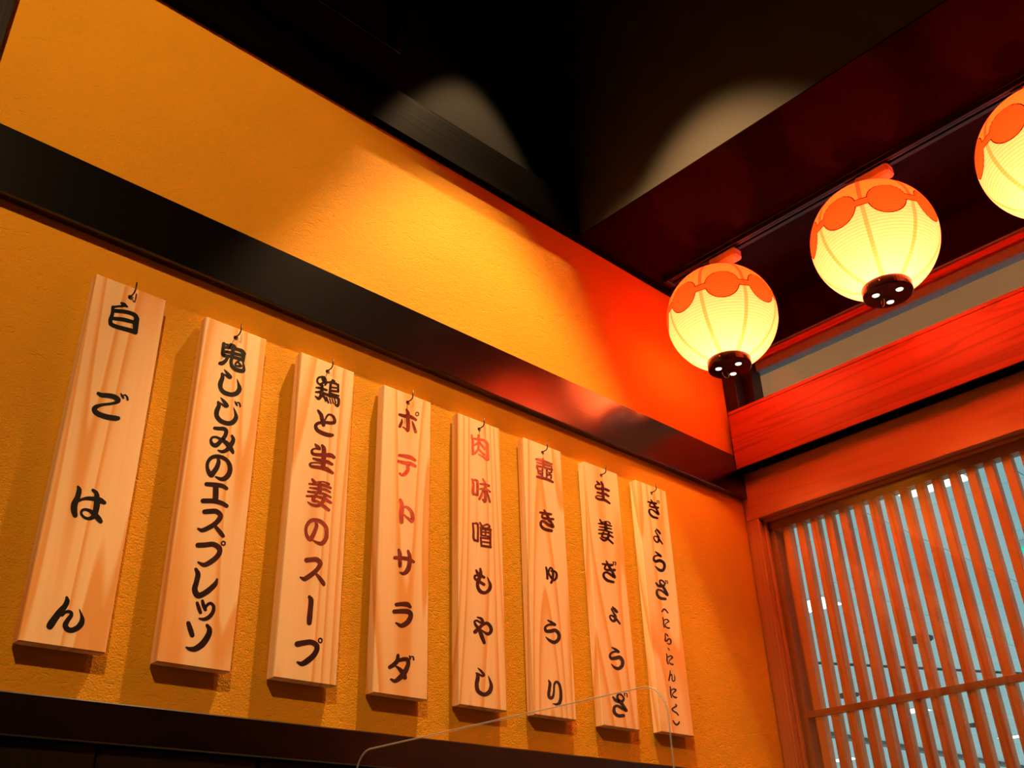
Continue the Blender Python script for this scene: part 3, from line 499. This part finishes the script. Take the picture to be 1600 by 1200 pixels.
struct(box(0.12, 1.35, -6, 6, 1.45, 1.55).build('ceiling_eave', 'eave'), 'buff plastered eave outside the strip of glass')

def recessed(cx, cy, sx, sy, label):
    r = empty('recessed_light', (cx, cy, HZ)); tag(r, label, 'light', 'recessed lights of the hall ceiling')
    f = MB()
    w = 0.025
    for a in ((-sx - w, sx + w, -sy - w, -sy), (-sx - w, sx + w, sy, sy + w), (-sx - w, -sx, -sy, sy), (sx, sx + w, -sy, sy)):
        f.box(a[0], a[1], a[2], a[3], -0.012, 0.0)
    f.build('frame', 'hall_panel', r)
    box(-sx, sx, -sy, sy, -0.006, 0.0).build('diffuser', 'hall_light', r)
recessed(5.93, 3.08, 0.19, 0.19, 'bright square ceiling light seen low between the slats by the window jamb')
recessed(4.00, 1.00, 0.09, 0.23, 'bright ceiling light seen at the top of the slats')
recessed(12.10, 5.20, 0.19, 0.19, 'small bright ceiling light just below the crossbar of the window')
recessed(16.1, 5.42, 0.16, 0.2, 'tiny bright ceiling light at the lower right of the window')
recessed(15.95, 8.56, 0.2, 0.25, 'tiny bright ceiling light at the bottom edge of the window')
def vent(cx, cy, r, label):
    e = empty('ceiling_vent', (cx, cy, HZ)); tag(e, label, 'vent', 'round vents of the hall ceiling')
    MB().lathe([(r, 0), (r, -0.02), (r * 0.92, -0.028), (r * 0.88, -0.02), (r * 0.88, 0)], 28).build('rim', 'vent', e)
    for q in (0.25, 0.5, 0.72):
        MB().lathe([(r * q, -0.004), (r * (q + 0.12), -0.024), (r * (q + 0.13), -0.022), (r * (q + 0.02), -0.002)], 24, closed=True).build('cone', 'vent', e)
    MB().lathe([(0, -0.001), (r * 0.88, -0.001)], 24).build('backing', 'vent', e)
vent(8.02, 3.10, 0.15, 'dark round vent above the crossbar in the middle of the window')
vent(10.17, 5.17, 0.15, 'dark round vent above the crossbar near the window jamb')
vent(14.2, 5.21, 0.16, 'dark round vent below the crossbar of the window')
# a surface rail running obliquely across the hall ceiling
rl = empty('ceiling_rail', (9.8, 3.6, HZ), math.atan2(3.174 - 3.996, 10.729 - 8.936)); tag(rl, 'thin dark rail crossing the hall ceiling obliquely above the crossbar', 'rail')
box(-2.2, 3.5, -0.03, 0.03, -0.012, 0.0, ch=0.002).build('channel', 'joint', rl)
box(-2.2, 3.5, -0.01, 0.01, -0.022, -0.012, ch=0.002).build('conductor', 'vent', rl)
br = tag(box(9, 40, 6.95, 7.1, HZ - 0.06, HZ, ch=0.004).build('ceiling_batten', 'grey_trim'), 'grey batten across the hall ceiling at the bottom of the window', 'batten')
sg = empty('ceiling_sign', (5.72, 1.06, HZ)); tag(sg, 'teal lit sign on the hall ceiling at the right edge of the window', 'sign')
box(-0.06, 0.26, -0.20, 0.085, -0.05, 0.0, ch=0.004).build('housing', 'hall_panel', sg)
box(-0.05, 0.25, -0.19, 0.075, -0.058, -0.05, ch=0.002).build('lit_face', 'sign', sg)

# ================================================================== menu boards
BW, BH, BD, BF = 0.120, 0.600, 0.021, -0.025
BOARDS = [(-1.8662, 0.6603), (-1.6717, 0.6591), (-1.4775, 0.6610), (-1.2846, 0.6594), (-1.0909, 0.6600), (-0.8981, 0.6618), (-0.6995, 0.6600), (-0.5102, 0.6640)]
BTXT = ['白ごはん', '鬼しじみのエスプレッソ', '鶏と生姜のスープ', 'ポテトサラダ', '肉味噌もやし', '壺きゅうり', '生姜ぎょうざ', 'ぎょうざ（にら・にんにく）']
BEXT = ['farthest left of the row', 'second from the left', 'third from the left', 'fourth from the left', 'fifth from the left', 'third from the right end', 'second from the right end', 'nearest the lattice window']
HOLE_Z, HOLE_R = -0.0205, 0.0048
def board_mesh():
    """pine board, chamfered edges, with a drilled hanging hole; origin at the middle of the top edge, face at y=0"""
    n = 24; c = 0.0014
    angs = [2 * math.pi * k / n for k in range(n)]
    x1, z0, z1 = BW / 2, -BH, 0.0
    for X in (-x1, x1):
        for Z in (z0, z1): angs.append(math.atan2(Z - HOLE_Z, X) % (2 * math.pi))
    angs = sorted(set(round(a, 6) for a in angs))
    def edge(a, ins):
        dx, dz = math.cos(a), math.sin(a); t = 1e9
        if dx > 1e-9: t = min(t, x1 / dx)
        if dx < -1e-9: t = min(t, -x1 / dx)
        if dz > 1e-9: t = min(t, (z1 - HOLE_Z) / dz)
        if dz < -1e-9: t = min(t, (z0 - HOLE_Z) / dz)
        X, Z = dx * t, HOLE_Z + dz * t
        return max(-x1 + ins, min(x1 - ins, X)), max(z0 + ins, min(z1 - ins, Z))
    m = MB(); k = len(angs)
    for (ins, y, hole) in ((0, 0, True), (c, 0, False), (0, c, False), (0, BD - c, False), (c, BD, False), (0, BD, True)):
        for a in angs:
            if hole: m.v.append((HOLE_R * math.cos(a), y, HOLE_Z + HOLE_R * math.sin(a)))
            else:
                X, Z = edge(a, ins); m.v.append((X, y, Z))
    for r in range(5):
        for i in range(k): m.f.append((r * k + i, r * k + (i + 1) % k, (r + 1) * k + (i + 1) % k, (r + 1) * k + i))
    for i in range(k): m.f.append((5 * k + i, 5 * k + (i + 1) % k, (i + 1) % k, i))
    return m.mesh('board')
bmesh_board = board_mesh(); bmesh_board.materials.append(MAT['pine'])

def catmull(pts, sub=6):
    if len(pts) < 3:
        return [tuple(a + (b - a) * t / 3 for a, b in zip(pts[0], pts[-1])) for t in range(4)]
    out = []
    P = [tuple(2 * a - b for a, b in zip(pts[0], pts[1]))] + pts + [tuple(2 * a - b for a, b in zip(pts[-1], pts[-2]))]
    for i in range(1, len(P) - 2):
        p0, p1, p2, p3 = P[i - 1:i + 3]
        for s in range(sub):
            t = s / sub
            out.append(tuple(0.5 * (2 * b + (c - a) * t + (2 * a - 5 * b + 4 * c - d) * t * t + (3 * b - a - 3 * c + d) * t ** 3) for a, b, c, d in zip(p0, p1, p2, p3)))
    out.append(pts[-1])
    return out
def glyph(mat6, enc):
    a, b, c, d, e, f = mat6
    m = MB(); lift = 0
    def put(x, y): m.v.append(((a * x + b * y + c) / 1000, -0.00015 - lift, (d * x + e * y + f) / 1000))
    for st in enc.split(';'):
        pts = [tuple(float(q) for q in p.split(',')) for p in st.split()]
        sm_ = catmull(pts)
        b0 = len(m.v)
        for i, (x, y, w) in enumerate(sm_):
            x0, y0, _ = sm_[max(i - 1, 0)]; x1, y1, _ = sm_[min(i + 1, len(sm_) - 1)]
            tx, ty = x1 - x0, y1 - y0; l = math.hypot(tx, ty) or 1.0
            w = max(w, 4) * 0.55; nx, ny = -ty / l * w, tx / l * w
            put(x + nx, y + ny); put(x - nx, y - ny)
        for i in range(len(sm_) - 1): m.f.append((b0 + 2 * i, b0 + 2 * i + 1, b0 + 2 * i + 3, b0 + 2 * i + 2))
        lift += 0.000006
        for (x, y, w) in pts:
            b0 = len(m.v); w = max(w, 4) * 0.55
            for q in range(14): put(x + w * math.cos(q * math.pi / 7), y + w * math.sin(q * math.pi / 7))
            m.f.append(tuple(range(b0, b0 + 14)))
            lift += 0.000001
    return m
roots = []
for i, (x, zt) in enumerate(BOARDS):
    r = empty('menu_board', (x + BW / 2, BF, zt))
    tag(r, 'pine menu board lettered %s, %s' % (BTXT[i], BEXT[i]), 'menu board', 'hanging menu boards')
    place(bmesh_board, 'board', (0, 0, 0), r)
    roots.append(r)
    # the steel L-hook it hangs on, screwed into the wall
    h = empty('wall_hook', (x + BW / 2, 0, zt + HOLE_Z + 0.0022))
    tag(h, 'brown steel L-hook through the hole of the menu board %s' % BEXT[i], 'hook', 'hooks of the menu boards')
    path = [(0, 0.006, 0), (0, -0.034, 0)] + [(0, -0.034 - 0.007 * math.sin(t), 0.007 - 0.007 * math.cos(t)) for t in (0.4, 0.8, 1.2, 1.57)] + [(0.0, -0.0410, 0.019)]
    MB().tube(path, 0.0013, 8).build('shank', 'iron', h, True)
    MB().lathe([(0.0, 0.0015), (0.0009, 0.0012), (0.0013, 0.0)], 8, (0, -0.0410, 0.019)).build('tip', 'iron', h, True)
for bi, ch, m6, enc in GLYPHS:
    o = glyph(m6, enc).build('character', 'ink', roots[bi])
    tag(o, 'black painted character %s' % ch)

# ================================================================== lanterns on their track
TX = -0.300
tr = empty('lighting_track', (TX, -0.055, SOF)); tag(tr, 'black lighting track under the dark lowered ceiling above the lanterns', 'lighting track')
def tpart(mb, name, mat):
    return mb.build(name, mat, tr)
tpart(box(-0.018, 0.018, -1.9, 0.0, -0.006, 0.0, ch=0.001), 'track_back', 'track')
tpart(box(-0.018, -0.011, -1.9, 0.0, -0.022, -0.006, ch=0.001), 'track_side', 'track')
tpart(box(0.011, 0.018, -1.9, 0.0, -0.022, -0.006, ch=0.001), 'track_side', 'track')
tpart(box(-0.011, -0.004, -1.895, -0.012, -0.0225, -0.019), 'track_lip', 'track')
tpart(box(0.004, 0.011, -1.895, -0.012, -0.0225, -0.019), 'track_lip', 'track')
tpart(box(-0.020, 0.020, -0.012, 0.004, -0.024, 0.0, ch=0.002), 'end_cap', 'track')

LR = 0.150
def lantern(y, rz, label):
    r = empty('paper_lantern', (TX, y, 1.140), rz)
    tag(r, label, 'lantern', 'round paper lanterns on the track')
    # paper body: shallow swell between the hoops
    prof = []
    lo, hi = -68.0, 72.0
    n = int((hi - lo) / 3.0 * 4)
    for i in range(n + 1):
        la = lo + (hi - lo) * i / n
        ph = ((la + 180.0) % 3.0) / 3.0
        rad = LR - 0.0010 + 0.0010 * math.sin(math.pi * ph)
        prof.append((rad * math.cos(math.radians(la)), rad * math.sin(math.radians(la))))
    MB().lathe(prof, 96).build('paper_shade', 'paper', r, True)
    zb = LR * math.sin(math.radians(lo)); rb_ = LR * math.cos(math.radians(lo))
    zt_ = LR * math.sin(math.radians(hi)); rt = LR * math.cos(math.radians(hi))
    cap = MB().lathe([(0, zb + 0.004), (rb_ - 0.002, zb + 0.004), (rb_ + 0.0015, zb + 0.001), (rb_ + 0.0015, zb - 0.019), (rb_ - 0.001, zb - 0.022), (0.0, zb - 0.022)], 48).build('bottom_cap', 'cap', r)
    for k in range(3):
        a = math.radians(120 * k) - rz + math.radians(20)
        c = (0.031 * math.cos(a), 0.031 * math.sin(a), zb - 0.022)
        MB().lathe([(0.0, -0.0012), (0.0078, -0.0012), (0.0085, 0.0005)], 20, c).build('led_lens', 'led', cap)
        MB().lathe([(0.0085, 0.0004), (0.0098, -0.0016), (0.0108, 0.0004)], 20, c).build('lens_ring', 'cap', cap)
    a = math.radians(80) - rz
    ring = [(0.012 * math.cos(t) + 0.018 * math.cos(a), 0.018 * math.sin(a), zb - 0.030 + 0.012 * math.sin(t) * 0.9) for t in [q * 2 * math.pi / 20 for q in range(21)]]
    MB().tube(ring, 0.0009, 6).build('pull_ring', 'chrome', cap, True)
    for k in range(3):
        a = math.radians(120 * k + 70) - rz
        c = ((rb_ + 0.001) * math.cos(a), (rb_ + 0.001) * math.sin(a), zb - 0.009)
        MB().lathe([(0, 0.0018), (0.0016, 0.0014), (0.0022, 0), (0.0016, -0.0014), (0, -0.0018)], 10, c).build('screw', 'chrome', cap, True)
    MB().lathe([(rt - 0.004, zt_ + 0.005), (rt + 0.0015, zt_ + 0.005), (rt + 0.0015, zt_ - 0.006), (rt - 0.004, zt_ - 0.006)], 48, closed=True).build('top_ring', 'cap', r)
    MB().lathe([(0, zt_ + 0.006), (rt - 0.004, zt_ + 0.004), (rt - 0.004, zt_ + 0.001), (0, zt_ + 0.002)], 48).build('top_plate', 'cap', r)
    # socket and arm up to the track
    so = MB().lathe([(0, zt_ - 0.02), (0.013, zt_ - 0.02), (0.013, zt_ + 0.020), (0, zt_ + 0.020)], 20).build('lamp_holder', 'cap', r)
    rot = Matrix.Rotation(-rz, 4, 'Z')
    pl = box(-0.019, 0.019, -0.085, 0.004, zt_ + 0.016, SOF - 1.140 - 0.026, ch=0.006).build('track_adapter', 'connector', r)
    pl.rotation_euler = (0, 0, -rz)
    hd = box(-0.0105, 0.0105, -0.075, 0.03, SOF - 1.140 - 0.026, SOF - 1.140 - 0.0228, ch=0.001).build('adapter_foot', 'track', r)
    hd.rotation_euler = (0, 0, -rz)
    # each lens throws a warm cone downwards
    for k in range(3):
        a = math.radians(120 * k) - rz + math.radians(20)
        sd = bpy.data.lights.new('led_beam', 'SPOT'); sd.energy = LEDW; sd.color = (1.0, 0.30, 0.08)
        sd.spot_size = math.radians(104); sd.spot_blend = 0.35; sd.shadow_soft_size = 0.004
        so_ = bpy.data.objects.new('led_beam', sd); so_.location = (0.031 * math.cos(a), 0.031 * math.sin(a), zb - 0.029); COL.objects.link(so_); so_.parent = r
    # the lamp inside
    d = bpy.data.lights.new('bulb', 'POINT'); d.energy = LAMP; d.color = (1.0, 0.148, 0.075); d.shadow_soft_size = 0.03
    b = bpy.data.objects.new('bulb', d); b.location = (0, 0, -0.078); COL.objects.link(b); b.parent = r
    return r
LAMP = 13.5
LEDW = 2.7
lantern(-0.214, math.radians(-8), 'round glowing paper lantern nearest the room corner, its base over the corner post')
lantern(-0.669, math.radians(41), 'round glowing paper lantern in the middle, seen whole, second from the corner')
lantern(-1.088, math.radians(32), 'glowing paper lantern cut off by the right edge of the picture')

lantern(-1.520, math.radians(12), 'unseen paper lantern added for its light, on the track beyond the right edge of the picture')  # extra lantern out of view, added to light the window slats

# ================================================================== small things
# hatch in the black upper wall
ht = empty('wall_hatch', (-1.262, 0, 1.625)); tag(ht, 'black framed hatch high on the black wall above the top beam', 'hatch')
box(-0.42, 0.0, -0.010, 0.0, 0.0, 0.012, ch=0.002).build('frame_bar', 'dark_wood', ht)
box(-0.42, 0.0, -0.010, 0.0, 0.388, 0.40, ch=0.002).build('frame_bar', 'dark_wood', ht)
box(-0.012, 0.0, -0.010, 0.0, 0.012, 0.388, ch=0.002).build('frame_bar', 'dark_wood_v', ht)
box(-0.42, -0.408, -0.010, 0.0, 0.012, 0.388, ch=0.002).build('frame_bar', 'dark_wood_v', ht)
box(-0.408, -0.012, -0.004, 0.0, 0.012, 0.388).build('hatch_leaf', 'black', ht)

# table with a clear acrylic divider, its rounded top just in the picture
TZ = FLOOR + 0.72
tb = empty('dining_table', (-1.5, -0.56, FLOOR)); tag(tb, 'dark wooden dining table the clear divider stands on', 'table')
box(-0.55, 0.40, -0.30, 0.30, 0.685, 0.72, ch=0.004).build('table_top', 'table', tb)
for sx in (-0.50, 0.35):
    for sy in (-0.25, 0.25): box(sx - 0.025, sx + 0.025, sy - 0.025, sy + 0.025, 0, 0.685, ch=0.003).build('leg', 'table', tb)
dv = empty('acrylic_divider', (-1.5, -0.557, TZ)); tag(dv, 'clear acrylic divider with rounded corners in front of the menu boards', 'divider')
w2, hh, cr = 0.259, -0.0865 - TZ, 0.030
out = [(-w2, 0.0)] + [(-w2 + cr - cr * math.cos(t), hh - cr + cr * math.sin(t)) for t in [q * math.pi / 16 for q in range(9)]] + [(w2 - cr + cr * math.sin(t), hh - cr + cr * math.cos(t)) for t in [q * math.pi / 16 for q in range(9)]] + [(w2, 0.0)]
MB().prism(out, -0.0013, 0.0013, 0).build('sheet', 'acrylic', dv)
MB().tube([(0, p, q) for p, q in out], 0.0011, 6).build('polished_edge', 'acrylic_edge', dv, True)
for sy in (-0.2, 0.2):
    box(-0.05, 0.05, sy - 0.004, sy + 0.004, 0, 0.012, ch=0.001).build('foot', 'acrylic_edge', dv)
